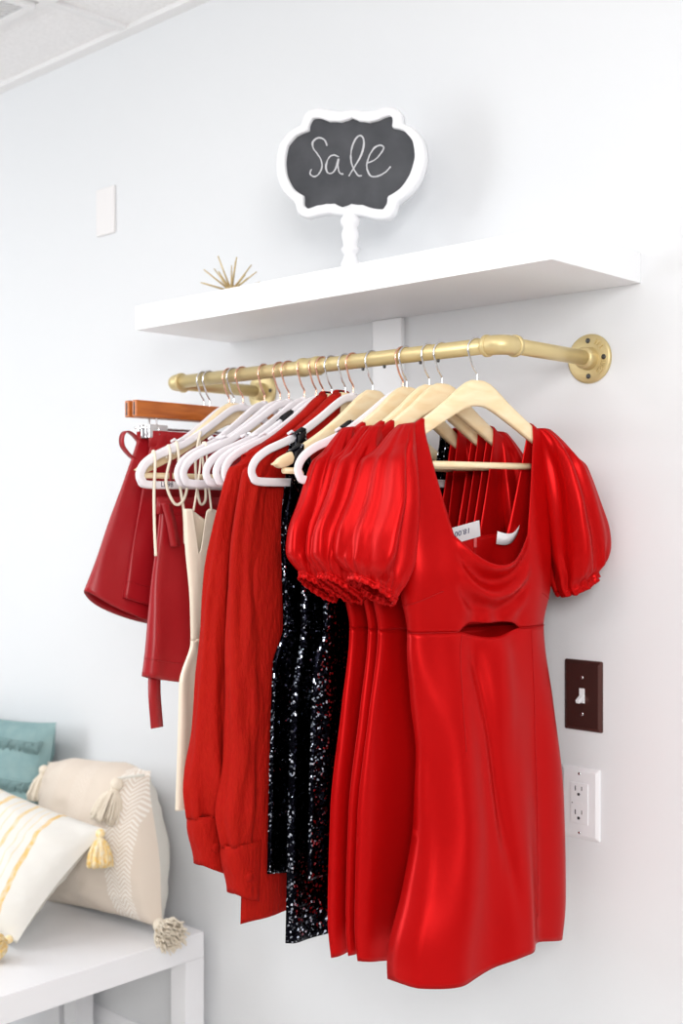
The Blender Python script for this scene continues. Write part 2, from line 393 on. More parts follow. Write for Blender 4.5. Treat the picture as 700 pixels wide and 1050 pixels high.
# ------------------------------------------------------------------ sale sign
def px2(p): return ((p[0]-350)/3.5, (p[1]-285)/3.5)
def plane_uv(p):   # tracing of the sign's outline -> flat coordinates in metres
    x, y = px2(p); y += .11*x
    return (x/(568*.934), -y/568)
inner = [(120,280),(130,225),(160,190),(205,172),(208,150),(220,128),(245,127),(280,140),(320,142),(345,135),(360,128),(385,140),(420,145),(450,138),(480,125),(497,122),(503,135),(500,165),(540,175),(570,210),(578,265),(560,330),(530,375),(485,405),(483,430),(470,450),(440,448),(400,435),(360,432),(330,445),(300,432),(270,433),(235,440),(205,452),(188,440),(188,405),(150,380),(125,330)]
outer = [(85,285),(97,220),(130,175),(178,150),(183,122),(200,100),(235,88),(280,98),(320,103),(358,96),(400,104),(440,103),(480,88),(515,95),(537,118),(537,150),(580,170),(610,215),(618,275),(600,345),(565,395),(520,428),(512,465),(490,487),(450,487),(400,475),(360,470),(330,474),(280,468),(240,475),(200,487),(165,472),(155,430),(110,390),(90,345)]
NR = 180
def resample(poly):
    P = [plane_uv(p) for p in poly]; P = [(math.atan2(v, u), math.hypot(u, v)) for u, v in P]; P.sort()
    an = np.array([p[0] for p in P]); ra = np.array([p[1] for p in P])
    th = np.linspace(-PI, PI, NR, endpoint=False)
    return th, np.interp(th, np.r_[an-2*PI, an, an+2*PI], np.r_[ra, ra, ra])
th, ri = resample(inner); _, ro = resample(outer)
ro = (np.roll(ro,1)+2*ro+np.roll(ro,-1))/4
yaw = math.radians(22.5)
SGX, SGY = -1.487, -.135
t = thing('sale_sign', 'white scalloped chalkboard sign on a post reading Sale, standing on the shelf', 'sign', (SGX, SGY, SHZ1), (0, 0, yaw))
zc = 1.33+(527-171.4)/568-SHZ1
rings = [(lambda i: ro[i], .006), (lambda i: ro[i], -.003), (lambda i: ro[i]*.985, -.008), (lambda i: ro[i]*.93+ri[i]*.07-.001, -.010), (lambda i: (ro[i]+ri[i])/2, -.0115), (lambda i: ri[i]+.002, -.010), (lambda i: ri[i], -.008), (lambda i: ri[i], -.0005)]
vs = []; fs = []
for f, y in rings:
    for i in range(NR): vs.append((f(i)*math.cos(th[i]), y, zc+f(i)*math.sin(th[i])))
nr = len(rings)
for a in range(nr-1):
    for i in range(NR): fs.append((a*NR+i, a*NR+(i+1)%NR, (a+1)*NR+(i+1)%NR, (a+1)*NR+i))
fs.append(tuple(range(NR)))
mesh('frame', vs, fs, M['white'], t)
vs = [(0,-.001,zc)]+[(1.0*ri[i]*math.cos(th[i]), -.001, zc+1.0*ri[i]*math.sin(th[i])) for i in range(NR)]
bd = mesh('chalkboard', vs, [(0, 1+i, 1+(i+1)%NR) for i in range(NR)], M['board'], t, smooth=False, solid=.0005)
letters = {
 'S': [[(268,222),(262,205),(248,195),(230,197),(216,212),(218,232),(232,250),(245,272),(249,298),(240,322),(222,332),(206,324),(210,308)]],
 'a': [[(308,262),(292,255),(274,266),(264,292),(268,316),(282,322),(298,308),(309,272)],[(309,268),(307,298),(314,320),(326,325)]],
 'l': [[(345,330),(362,305),(386,262),(399,222),(396,194),(382,187),(366,202),(355,232),(353,268),(360,298),(376,326),(390,329)]],
 'e': [[(410,284),(438,272),(460,248),(468,230),(456,221),(436,230),(418,256),(409,288),(412,316),(428,332),(452,330),(474,316),(491,296)]]}
for L, strokes in letters.items():
    b = MB()
    for st in strokes:
        for rep in range(3):                     # chalk is drawn over several times, slightly shaky
            P = []
            for p in st:
                u, v = plane_uv((p[0]+rnd.uniform(-2.5,2.5)*(rep>0), p[1]+rnd.uniform(-2.5,2.5)*(rep>0))); P.append((u, 0, v))
            P = spline(P, 6); m = len(P)
            w = [.00085+.0005*nz(i*.7, rep*9.1, ord(L)) for i in range(m)]
            vs = []; fs = []
            for i in range(m):
                d = (P[min(i+1,m-1)]-P[max(i-1,0)]).normalized(); nrm = Vector((-d.z, 0, d.x))
                for sg in (-1, 1):
                    q = P[i]+nrm*sg*w[i]; vs.append((q.x, -.0013-.0001*rep, zc+q.z))
            fs = [(2*i,2*i+1,2*i+3,2*i+2) for i in range(m-1)]
            b.add(vs, fs)
    b.build('chalk_letter', M['chalk'], bd, smooth=False)
h = zc-.108
MB().lathe([(.038,0),(.038,.006),(.034,.010),(.018,.014),(.013,.020),(.0165,.027),(.0175,.034),(.0130,.042),(.0115,.050),(.0165,.056),(.0170,.060),(.0125,.066),(.0150,.078),(.0160,.088),(.0125,.098),(.0175,.104),(.0178,.112),(.0130,.120),(.0130,.134)], 32).build('post', M['white'], t)

# ------------------------------------------------------------------ gold spiky ornament
t = thing('spiked_ornament', 'small gold ornament with spikes in all directions, standing on the left end of the shelf', 'ornament', (-1.83, -.115, SHZ1))
cz = .030
MB().sphere((0,0,cz), .014).build('core', M['spike'], t)
for i in range(26):
    ph = PI*(3-math.sqrt(5))*i; zz = 1-1.45*(i+.5)/26
    r = math.sqrt(max(0, 1-zz*zz)); d = Vector((r*math.cos(ph), r*math.sin(ph), zz))
    L = .068+.012*nz(i*3.3, 1, 2)
    if zz < 0: L = min(L, (cz-.001)/(-zz))
    L = min(L, .1)
    MB().tube([Vector((0,0,cz))+d*.008, Vector((0,0,cz))+d*L], [.0022,.0012], 6).build('spike', M['spike'], t)

# ------------------------------------------------------------------ hangers
HX = {}
def hook_path():
    R = .0172; cz = ROD_R+.0016-R; P = [(0,0,-.062),(0,0,-.042),(0,-.0015,-.038)]
    P += [(0,-.0085,-.0285)]
    for k in range(0, 19):
        a = math.radians(205-k*12.5); P.append((0, R*math.cos(a), cz+R*math.sin(a)))
    return spline(P, 3)
HP = hook_path()
def mk_hook(mat, parent, drop=0): return MB().tube([(p[0],p[1],p[2] if p[2] > -.041 else p[2]) for p in HP], .0016, 10).build('hook', mat, parent)
def arm_top(w): return WT(abs(w))
WT = Curve([(0,-.050),(.012,-.0505),(.03,-.060),(.06,-.084),(.117,-.123),(.17,-.152),(.205,-.168),(.216,-.176)])
WB = Curve([(0,-.090),(.012,-.091),(.03,-.098),(.06,-.114),(.117,-.147),(.17,-.172),(.205,-.184),(.216,-.180)])
def wood_hanger_parts(t, HW=.216):
    # contoured body: upper face crowned, bevelled edges
    b = MB(); N = 48; n = 12; vs = []; fs = []
    ws = [HW*math.sin(PI/2*(-1+2*i/N)) for i in range(N+1)]
    for w in ws:
        zt, zb = WT(abs(w)), WB(abs(w)); zm, hz = (zt+zb)/2, max(.0015, (zt-zb)/2*math.sqrt(max(.004, 1-max(0, (abs(w)-HW+.013)/.013)**2)))
        hx = .0062
        xo = .006*(1-(abs(w)/.216)**2)*0
        for k in range(n):
            a = 2*PI*k/n; ca, sa = math.cos(a), math.sin(a)
            e = .45
            vs.append((xo+hx*math.copysign(abs(ca)**e, ca), w, zm+hz*math.copysign(abs(sa)**e, sa)))
    for i in range(N):
        for k in range(n): fs.append((i*n+k, i*n+(k+1)%n, (i+1)*n+(k+1)%n, (i+1)*n+k))
    fs += [tuple(range(n)), tuple(N*n+k for k in range(n))]
    b.add(vs, fs).build('hanger_body', M['wood'], t)
    CB = HW-.020
    MB().tube([(0,-CB,-.187 if HW > .2 else WB(CB)-.018),(0,CB,-.187 if HW > .2 else WB(CB)-.018)], .0050, 14).build('crossbar', M['wood'], t)
    mk_hook(M['chrome'], t)
VPTS = [(0,-.060),(.016,-.062),(.035,-.071),(.08,-.101),(.125,-.128),(.160,-.143),(.188,-.154),(.210,-.168),(.2205,-.184),(.2175,-.197),(.203,-.2035)]
VT = Curve([(a, b) for a, b in VPTS[:9]])
def velvet_parts(t, text=None):
    pts = [(0,w,z) for w, z in VPTS]+[(0,.12,-.2035),(0,0,-.2035)]
    loop = spline(pts+[(p[0],-p[1],p[2]) for p in reversed(pts[1:-1])], 5, closed=True)
    # flat strip section following the loop
    m = len(loop); vs = []; fs = []; n = 10
    for i in range(m):
        d = (loop[(i+1)%m]-loop[i-1]).normalized(); nrm = Vector((0,-d.z,d.y))
        for k in range(n):
            a = 2*PI*k/n; ca, sa = math.cos(a), math.sin(a)
            q = loop[i]+nrm*.0066*math.copysign(abs(ca)**.5, ca); vs.append((.0030*math.copysign(abs(sa)**.5, sa), q.y, q.z))
    for i in range(m):
        j = (i+1)%m
        for k in range(n): fs.append((i*n+k, i*n+(k+1)%n, j*n+(k+1)%n, j*n+k))
    b = MB().add(vs, fs)
    b.box(-.0028,.0028,-.006,.006,-.066,-.052)
    bd = b.build('hanger_body', M['velvet'], t)
    for sg in (-1, 1):                             # little strap notch hooks on the arms
        MB().tube([(0,sg*.132,-.126),(0,sg*.138,-.1225),(0,sg*.146,-.127)], .0024, 8).build('strap_notch', M['velvet'], bd)
    mk_hook(M['copper'], t)
    if text:
        Mx = Matrix.Translation((.0034,-.170,-.2032)) @ Matrix.Rotation(PI/2,4,'Z') @ Matrix.Rotation(PI/2,4,'X')
        text_mesh(text, .0125, .0002, M['print'], 'printed_text', bd, Mx)
def clip_hanger_parts(t):
    MB().box(-.0065,.0065,-.178,.178,-.082,-.052).build('wooden_bar', M['brown'], t, smooth=False, bev=.0022)
    MB().box(-.0016,.0016,-.1784,-.1750,-.0790,-.0560).build('end_slot', M['slot'], t, smooth=False)
    MB().tube([(0,-.16,-.100),(0,.16,-.100)], .0016, 8).build('clip_rod', M['chrome'], t)
    for sg in (-1, 1):
        MB().tube([(0,sg*.128,-.080),(0,sg*.128,-.101)], .0018, 8).build('clip_stem', M['plastic'], t)
        cl = MB().box(-.0075,-.002,sg*.128-.021,sg*.128+.021,-.118,-.094).box(.002,.0075,sg*.128-.021,sg*.128+.021,-.118,-.094).build('clip', M['clear'], t, smooth=False, bev=.0012)
        MB().tube([(-.0085,sg*.128,-.112),(-.006,sg*.128,-.097),(0,sg*.128,-.092),(.006,sg*.128,-.097),(.0085,sg*.128,-.112)], .0016, 8).build('clip_spring', M['chrome'], cl)
    mk_hook(M['chrome'], t)

# stem column in the photo, kind, yaw (deg), label
HANG = [
 (209,'clip',0,'brown wooden clip hanger nearest the left end of the rail, holding the leftmost red skirt'),
 (215,'clip',-1.5,'brown wooden clip hanger second from the left end, holding the second red skirt'),
 (235,'velvet',-5,'white velvet hanger third from the left on the rail, holding the low-hung red skirt'),
 (240,'wood',2,'empty pale wooden hanger just behind the leftmost white hangers, beside the brown hangers'),
 (249,'velvet',3,'white velvet hanger hung with looped cream cords, fifth hook from the left'),
 (271,'velvet',-7,'white velvet hanger holding the cream satin dress, its hook over the left wall flange'),
 (287,'velvet',-1,'bare white velvet hanger just right of the cream dress hanger'),
 (296,'velvet',5,'white velvet hanger eighth hook from the left, second after the cream dress'),
 (312,'velvet',0,'white velvet hanger with copper hook just left of the gold pipe coupling'),
 (324,'velvet',1,'white velvet hanger with a black strap loop, hook on the gold pipe coupling'),
 (331,'velvet',0,'white velvet hanger just right of the pipe coupling, mostly behind the red blouses'),
 (340,'wood',1,'pale wooden hanger inside the left red long-sleeved blouse'),
 (354,'wood',1,'pale wooden hanger inside the right red long-sleeved blouse'),
 (362,'velvet',2,'white velvet hanger holding the shortest black sequin dress, right of the red blouses'),
 (382,'wood',2,'pale wooden hanger holding the long black sequin dress, between two white hangers'),
 (413,'velvet',4,'white velvet hanger with a black strap just behind the red satin dresses'),
 (417,'wood',5,'pale wooden hanger inside the red satin dress farthest from the elbow'),
 (440,'wood',6,'pale wooden hanger inside the second red satin dress of the four, counted from the left'),
 (453,'wood',9,'pale wooden hanger inside the third red satin dress of the four, counted from the left'),
 (489,'wood',15,'pale wooden hanger inside the front red satin dress, nearest the right elbow of the rail')]
H = []
for i, (px, kind, yw, lab) in enumerate(HANG):
    t = thing({'clip':'skirt_hanger','velvet':'velvet_hanger','wood':'wooden_hanger'}[kind], lab, 'hanger', (X_at(px), ROD_Y, ROD_Z), (0,0,-math.radians(yw)),
              {'clip':'brown skirt hangers','velvet':'white velvet hangers','wood':'pale wooden hangers'}[kind]+' on the gold rail')
    if kind == 'wood': wood_hanger_parts(t, .166 if i > 15 else .196 if i in (11, 12) else .216)
    elif kind == 'clip': clip_hanger_parts(t)
    else: velvet_parts(t, 'LR98' if i in (2, 4, 5, 15) else None)
    H.append(t)
def garment(name, hi, label, cat, group=None, dx=0):
    h = H[hi]; return thing(name, label, cat, (h.location.x+dx, h.location.y, h.location.z), tuple(h.rotation_euler), group)

# ------------------------------------------------------------------ garment builder: front and back panels over a hanger
def make_body(t, mat, sh, strap_in, strap_out, z_neck, neck_in, prof, front, back, hem, names, waist=None, cut=False, cowl=0, fold=None,
              neck_drop=None, neck_back=0, cols=(12,34,12), rows=(14,26,60), edge_pow=2.6, warp=None, top_band=True, hem_fn=None, inner_pow=1.0, solid=.0011):
    hw = Curve(prof); FD = Curve(front); BD = Curve(back)
    nL, nM, nR = cols; n0, n1, n2 = rows
    zw = waist if waist is not None else (z_neck+hem)/2
    def surf(w, z, side):
        D = FD(z) if side > 0 else BD(z)
        q = min(1, abs(w)/max(hw(z), 1e-4))
        x = side*D*math.sqrt(max(0, 1-q**edge_pow))
        if fold: x += fold(w, z, side)*sst(0, .12, 1-q)
        return x
    def inner_w(z):
        if z >= z_neck:
            zt = sh((strap_in+strap_out)/2); k = min(1, max(0, (zt-z)/(zt-z_neck)))
            return strap_in+(neck_in-strap_in)*k**inner_pow
        return neck_in*hw(z)/hw(z_neck)
    parts = {n: ([], []) for n in set(names)}
    def emit(pn, quads):
        V, F = parts[pn]
        for q in quads:
            n = len(V); V.extend(q); F.append(tuple(range(n, n+len(q))))
    for side in (1, -1):
        def colw(z, c):
            o, i = hw(z), inner_w(z)
            if c <= nL: return -o+(o-i)*c/nL
            if c <= nL+nM: return -i+2*i*(c-nL)/nM
            return i+(o-i)*(c-nL-nM)/nR
        NC = nL+nM+nR
        def point(seg, r, c):
            s = c/NC; mid = nL <= c <= nL+nM; sm = (c-nL)/nM if mid else (0 if c < nL else 1)
            bump = math.sin(PI*sm) if mid else 0
            def zneck(c):
                z = z_neck
                if side > 0 and neck_drop and mid: z += neck_drop(2*sm-1)
                if side < 0 and mid: z += neck_back*bump
                return z
            if seg == 0:
                k = (r/n0)**1.6
                # strap columns: from shoulder line to neckline
                ow0, iw0 = strap_out, strap_in
                a = c/nL if c <= nL else (NC-c)/nR
                wt = ow0+(iw0-ow0)*a
                zt = sh(wt)+.0030
                z = zt+(z_neck-zt)*k
                w = colw(z, c) if k > .0 else math.copysign(wt, -1 if c <= nL else 1)
                if 0 < k < .25:
                    w = (1-k/.25)*math.copysign(wt, -1 if c <= nL else 1)+k/.25*w
                x = surf(w, z, side)
                x = side*max(abs(x), .0076*sst(z_neck, z_neck+.06, z) if abs(w) > hw(z)*.98 else .0076)
                if r == 0: x = 0
                return (x, w, z)
            if seg == 1: za, zb, k = zneck(c), zw+(cutf(sm, 1) if (cut and side > 0 and mid) else 0), r/n1
            else:
                za, zb, k = zw+(cutf(sm, -1) if (cut and side > 0 and mid) else 0), hem, r/n2
                if hem_fn: zb += hem_fn(2*s-1, side)
            z = za+(zb-za)*k
            w = colw(z, c)
            x = surf(w, z, side)
            if cowl and side > 0 and seg == 1:
                q = w/neck_in; u = (z_neck-z)/(z_neck-zw)
                env = max(0, 1-q*q)*sst(1, .55, u)
                x += cowl*env*(.012*math.cos(2*PI*((u*3.1)+.55*q*q*1.7))+.006*(1-u)) - .012*sst(.25,0,u)*max(0,1-q*q)*0
                # softened gather towards the cut-out
                x += .004*math.cos(q*9+1)*sst(.5, 1, u)*max(0, 1-q*q)
            return (x, w, z)
        def cutf(sm, d):
            lo, hi = .05, .95
            if not lo < sm < hi: return 0
            k = (sm-lo)/(hi-lo); b_ = math.sin(PI*k)**.6
            return (.0125*b_+.0018*math.sin(9*k)) if d > 0 else -.0105*math.sin(PI*k)**1.2
        for seg, nr in ((0, n0), (1, n1), (2, n2)):
            if seg == 0 and not top_band: continue
            G = [[point(seg, r, c) for c in range(NC+1)] for r in range(nr+1)]
            if warp: G = [[warp(*p) for p in row] for row in G]
            for r in range(nr):
                qs = []
                for c in range(NC):
                    if seg == 0 and nL <= c < nL+nM: continue
                    qs.append((G[r][c], G[r][c+1], G[r+1][c+1], G[r+1][c]))
                emit(names[seg], qs)
    out = {}
    for n, (V, F) in parts.items():
        out[n] = mesh(n, V, F, mat, t, weld=.00006, solid=solid)
    return out, surf, hw

def satin_fold(seed, amp):
    def f(w, z, side):
        v = 0
        k = sst(-.43, -.62, z)
        v += amp*k*(.9*math.cos(w*52+seed*2.1+2.2*nz(seed, z*1.3, 0))+.6*nz(w*14+seed*7, z*1.5, side*3.1))
        v += amp*.35*nz(w*30, z*3, seed+side*5)
        v += amp*.25*(1-k)*math.cos(w*85+seed)
        return v
    return f
SH_W = lambda w: WT(abs(w))
def satin_dress(hi, label, seed, fd, bd, amp, front_one=False):
    t = garment('satin_dress', hi, label, 'dress', 'red satin dresses on wooden hangers', .006 if hi == 16 else 0)
    hemf = (lambda s, side: (.012*math.cos(s*3+seed) if side > 0 else .02))
    base = satin_fold(seed, amp)
    def fold(w, z, side):
        v = base(w, z, side)
        if front_one and side > 0:
            # the lower skirt bellies forward on the left and tucks back on the right
            v += .030*sst(-.6, -.92, z)*sst(.10, .045, w)
            v += -.007*math.exp(-((w+.035+.15*(z+.43))/.011)**2)*sst(-.43,-.5,z)*sst(-.9,-.7,z)
            v += .010*math.exp(-((w-.015)/.03)**2)*sst(-.42,-.47,z)*sst(-.66,-.52,z)
        return v
    LF = Curve([(-.94,1.0),(-.90,.97),(-.80,.80),(-.70,.70),(-.62,.72),(-.52,.88),(-.44,1.0),(-.40,1.0)])
    def warp(x, w, z):
        if w < 0 and z < -.42:
            f = LF(z); q = min(1, -w/.14); x += (1-f)*.045*math.sin(PI*min(1, q*1.0))*(1 if x > 0 else -.25); w *= f
        return (x, w, z)
    parts, surf, hw = make_body(t, M['satin'], SH_W, .103, .138, -.285, .070,
        [(-.96,.160),(-.86,.173),(-.70,.168),(-.55,.146),(-.427,.129),(-.37,.140),(-.285,.142),(-.20,.138),(-.118,.138)],
        [(-.96,fd*.9),(-.70,fd*1.05),(-.55,fd*.95),(-.427,fd*.75),(-.34,fd*1.1),(-.285,fd*.9),(-.12,.011)],
        [(-.96,bd),(-.55,bd),(-.427,bd*.8),(-.285,bd*.9),(-.12,.011)],
        -.920, ('bodice','bodice','skirt'), waist=-.427, cut=True, cowl=1 if front_one else .5, fold=fold,
        neck_drop=(lambda q: -.044*(1-q*q)**1.1 if front_one else -.012*(1-q*q)), neck_back=-.004, hem_fn=hemf, inner_pow=1.15, warp=warp if front_one else None)
    for sg in (-1, 1):
        # puff sleeve: a gathered bag hanging from the shoulder
        IN = Curve([(0,.116),(.06,.121),(.2,.125),(.5,.128),(.75,.134),(.9,.150),(1,.164)])
        lim = .0 if sg < 0 else .004
        OUT = Curve([(0,.144),(.05,.165),(.12,.182),(.25,.201),(.45,.221-lim),(.7,.243-lim),(.84,.246-lim),(.93,.234),(.97,.226),(1,.229)])
        DP = Curve([(0,.011),(.05,.023),(.12,.034),(.25,.044),(.5,.055),(.75,.057),(.88,.049),(.95,.034),(1,.037)])
        kd = 1 if front_one else min(1, fd/.018)*.62
        N, n = 64, 96; vs = []; fs = []
        ca_, sa_ = 1, 0
        for i in range(N+1):
            u = i/N; a0, a1, dp = IN(u), OUT(u), DP(u)*kd
            cw, ha = (a0+a1)/2, (a1-a0)/2
            gt, gb = .26*sst(.35, 0, u), .11*sst(.70, .96, u)
            bag = sst(0, .25, u)*sst(1.02, .8, u)
            for k in range(n):
                a = 2*PI*k/n
                wob = 1.1*nz(seed*3+sg, u*1.6, 2)
                g = 1+gt*(.6*math.cos(a*8+seed*3)+.4*math.cos(a*13+seed))*.5+gb*(.5*math.cos(a*19+seed*3+1.5*nz(seed, a, 0))+.5*math.cos(a*11+seed))
                g += bag*(.19*math.cos(a*4+seed*1.7+sg+wob)+.13*math.cos(a*7+seed*2.9+wob*1.7+1)+.16*nz(math.cos(a)*1.5+seed*5, math.sin(a)*1.5, u*1.4+sg*3))
                if u < .12: g = 1+(g-1)*.6
                w = cw+ha*min(g, 1.05)*math.cos(a); x = dp*g*math.sin(a)+.006*kd*sst(.1,.5,u)
                z = -.1185-.247*u+(.020 if sg < 0 else .018)*sst(.35,1,u)*((w-cw)/max(ha,1e-4))-.0015
                zt = SH_W(min(w, .216))+.004
                z += (1-sst(0,.25,u))*((zt+.1185)*.8*sst(.116,.19,w))
                if u > .95: z -= .001*math.cos(a*19+seed)
                vs.append((x, sg*w, z))
        for i in range(N):
            for k in range(n): fs.append((i*n+k, i*n+(k+1)%n, (i+1)*n+(k+1)%n, (i+1)*n+k))
        fs.append(tuple(range(n)))
        sl = mesh('sleeve', vs, fs, M['satin'], t, solid=.0011)
        # gathered elastic band just above the frill
        ring = [Vector(vs[int(N*.97)*n+k]) for k in range(0, n, 2)]
        MB().tube(ring, .0019, 6, closed=True).build('elastic_band', M['satin'], sl)
    # seams drawn as fine raised piping lying on the front
    def seam(pts, name='seam', par=None):
        P = [warp(surf(w, z, 1)+.0004, w, z) for w, z in pts]
        MB().tube(P, .0007, 5).build(name, M['seam'], par or t)
    if front_one:
        Wn = [-.129+.258*i/60 for i in range(61)]
        seam([(w, -.4275) for w in Wn if w < -.058]); seam([(w, -.4275) for w in Wn if w > .058])
        seam([(-.139+.05*i/12, -.388+.022*i/12) for i in range(13)], par=parts['bodice']); seam([(.137-.035*i/12, -.388+.013*i/12) for i in range(13)], par=parts['bodice'])
        seam([(-.052-.030*i/30, -.43-.17*i/30) for i in range(31)], par=parts['skirt'])
        seam([(.085+.004*i/40, -.43-.44*i/40) for i in range(41)], par=parts['skirt'])
    # neckline binding, zip at the back
    b = MB()
    bw = [-.066+.132*i/24 for i in range(25)]
    b.tube([(surf(w,-.285,-1)-.0004, w, -.285-.004*math.sin(PI*(w+.066)/.132)+.0006) for w in bw], .0013, 6)
    b.build('neck_binding', M['satin'], parts['bodice'])
    if front_one:
        xb = surf(.012, -.30, -1)
        z_ = MB().box(xb+.0012, xb+.0032, .0055, .0105, -.305, -.288).build('zip_pull', material('pink_red_zip', (.62,.10,.10,1), .35), t, smooth=False, bev=.0008)
        MB().box(xb+.0008, xb+.0018, .006, .010, -.38, -.300).build('zip', M['seam'], t, smooth=False)
        # white care label folded over the back neck
        vs = []; n = 14
        for i in range(n+1):
            u = i/n; w = .046+.044*u
            zz = -.290-.010*math.sin(PI*u*.9)+.012*u
            for k, (dx, dz) in enumerate(((.006, -.006-.008*(1-u)), (.009, .006))): vs.append((xb+dx+.006*math.sin(PI*u), w, zz+dz+.004))
        mesh('neck_label', vs, [(2*i,2*i+1,2*i+3,2*i+2) for i in range(n)], M['paper'], t, solid=.0006)
        # hang tag lying over the back neckline
        c = Vector((xb+.009, -.020, -.283)); ux = Vector((.10,.97,.20)).normalized(); uz = Vector((.42,-.26,.87)).normalized()
        ux = (ux-uz*ux.dot(uz)).normalized(); nn = ux.cross(uz)
        co = [c+ux*a+uz*bb for a, bb in ((-.032,-.014),(.032,-.014),(.028,.015),(-.032,.015))]
        tg = mesh('hang_tag', [q for q in co]+[q-nn*.0006 for q in co], [(0,1,2,3),(4,5,6,7),(0,1,5,4),(1,2,6,5),(2,3,7,6),(3,0,4,7)], M['paper'], t, smooth=False)
        Mx = Matrix((( ux.x,uz.x,nn.x,0),(ux.y,uz.y,nn.y,0),(ux.z,uz.z,nn.z,0),(0,0,0,1)))
        fr = 1 if nn.x > 0 else -1
        text_mesh('18.00', .013, .0001, M['ink'], 'handwriting', tg, Matrix.Translation(c+nn*.0005*fr+uz*.003-ux*.002) @ Mx @ Matrix.Rotation(PI,4,'Z'))
    return t, surf
satin_dress(16, 'red satin puff-sleeve dress at the back of the four, beside the black sequin dresses', 1.3, .016, .005, .0022)
satin_dress(17, 'red satin puff-sleeve dress second from the left among the four', 2.6, .011, .011, .0022)
satin_dress(18, 'red satin puff-sleeve dress directly behind the front one', 3.9, .014, .009, .003)
satin_dress(19, 'front red satin dress with square neck, waist cut-out and puff sleeves, nearest the light switch', 5.2, .042, .020, .0050, True)

# ------------------------------------------------------------------ black sequin dresses
def sequin_dress(hi, label, hem, seed, hwm, fd, bd, sh, sin_, sout, mat='sequin'):
    t = garment('sequin_dress', hi, label, 'dress', 'black dresses on the gold rail', {13: .007, 15: -.009}.get(hi, 0))
    def fold(w, z, side):
        k = sst(-.28, -.5, z)
        return .0045*k*math.cos(w*70+seed*3+2*nz(seed, z*1.2, 0))+.003*nz(w*20, z*3, seed)
    parts, surf, hw = make_body(t, M[mat], sh, sin_, sout, -.285, .07,
        [(hem-.05,hwm*1.04),(hem*.6,hwm*.97),(-.43,hwm*.86),(-.285,hwm*.88),(-.22,.155),(-.12,sout)],
        [(hem,fd),(-.45,fd),(-.285,fd*.9),(-.13,.010)], [(hem,bd),(-.45,bd),(-.285,bd*.9),(-.13,.010)],
        hem, ('bodice','bodice','skirt'), waist=-.43, fold=fold, neck_drop=lambda q: -.03*(1-abs(q)), neck_back=-.05, inner_pow=1.2,
        hem_fn=lambda s, side: .006*math.cos(s*6+seed))
    for sg in (-1, 1):                       # fabric strap loop round the hanger arm
        w = (sin_+sout)/2*sg; z = sh(abs(w)); P = []
        for k in range(24):
            a = 2*PI*k/24; P.append((.009*math.cos(a), w, z-.008+.0125*math.sin(a)))
        vs = []; 
        for p in P:
            for d in (-.008, .008): vs.append((p[0], p[1]+d, p[2]-d*sg*.6))
        mesh('strap', vs, [(2*i,2*i+1,(2*i+3)%48,(2*i+2)%48) for i in range(24)], M['black'], t, solid=.001)
    return t
SH_V = lambda w: VT(abs(w))+.0066
sequin_dress(9, 'black dress mostly hidden behind the red blouses, beside the cream dress', -.70, 4.1, .185, .010, .008, SH_V, .060, .085, 'black')
sequin_dress(13, 'black sequin dress with the higher hem, right beside the red blouses', -.812, 1.1, .190, .010, .004, SH_V, .120, .142)
sequin_dress(14, 'long black sequin dress with the lowest hem, in the middle of the black ones', -.905, 2.3, .186, .020, .013, SH_W, .160, .185)
sequin_dress(15, 'black sequin dress whose lower part is hidden behind the red satin dresses', -.80, 3.3, .188, .004, .018, SH_V, .105, .130)

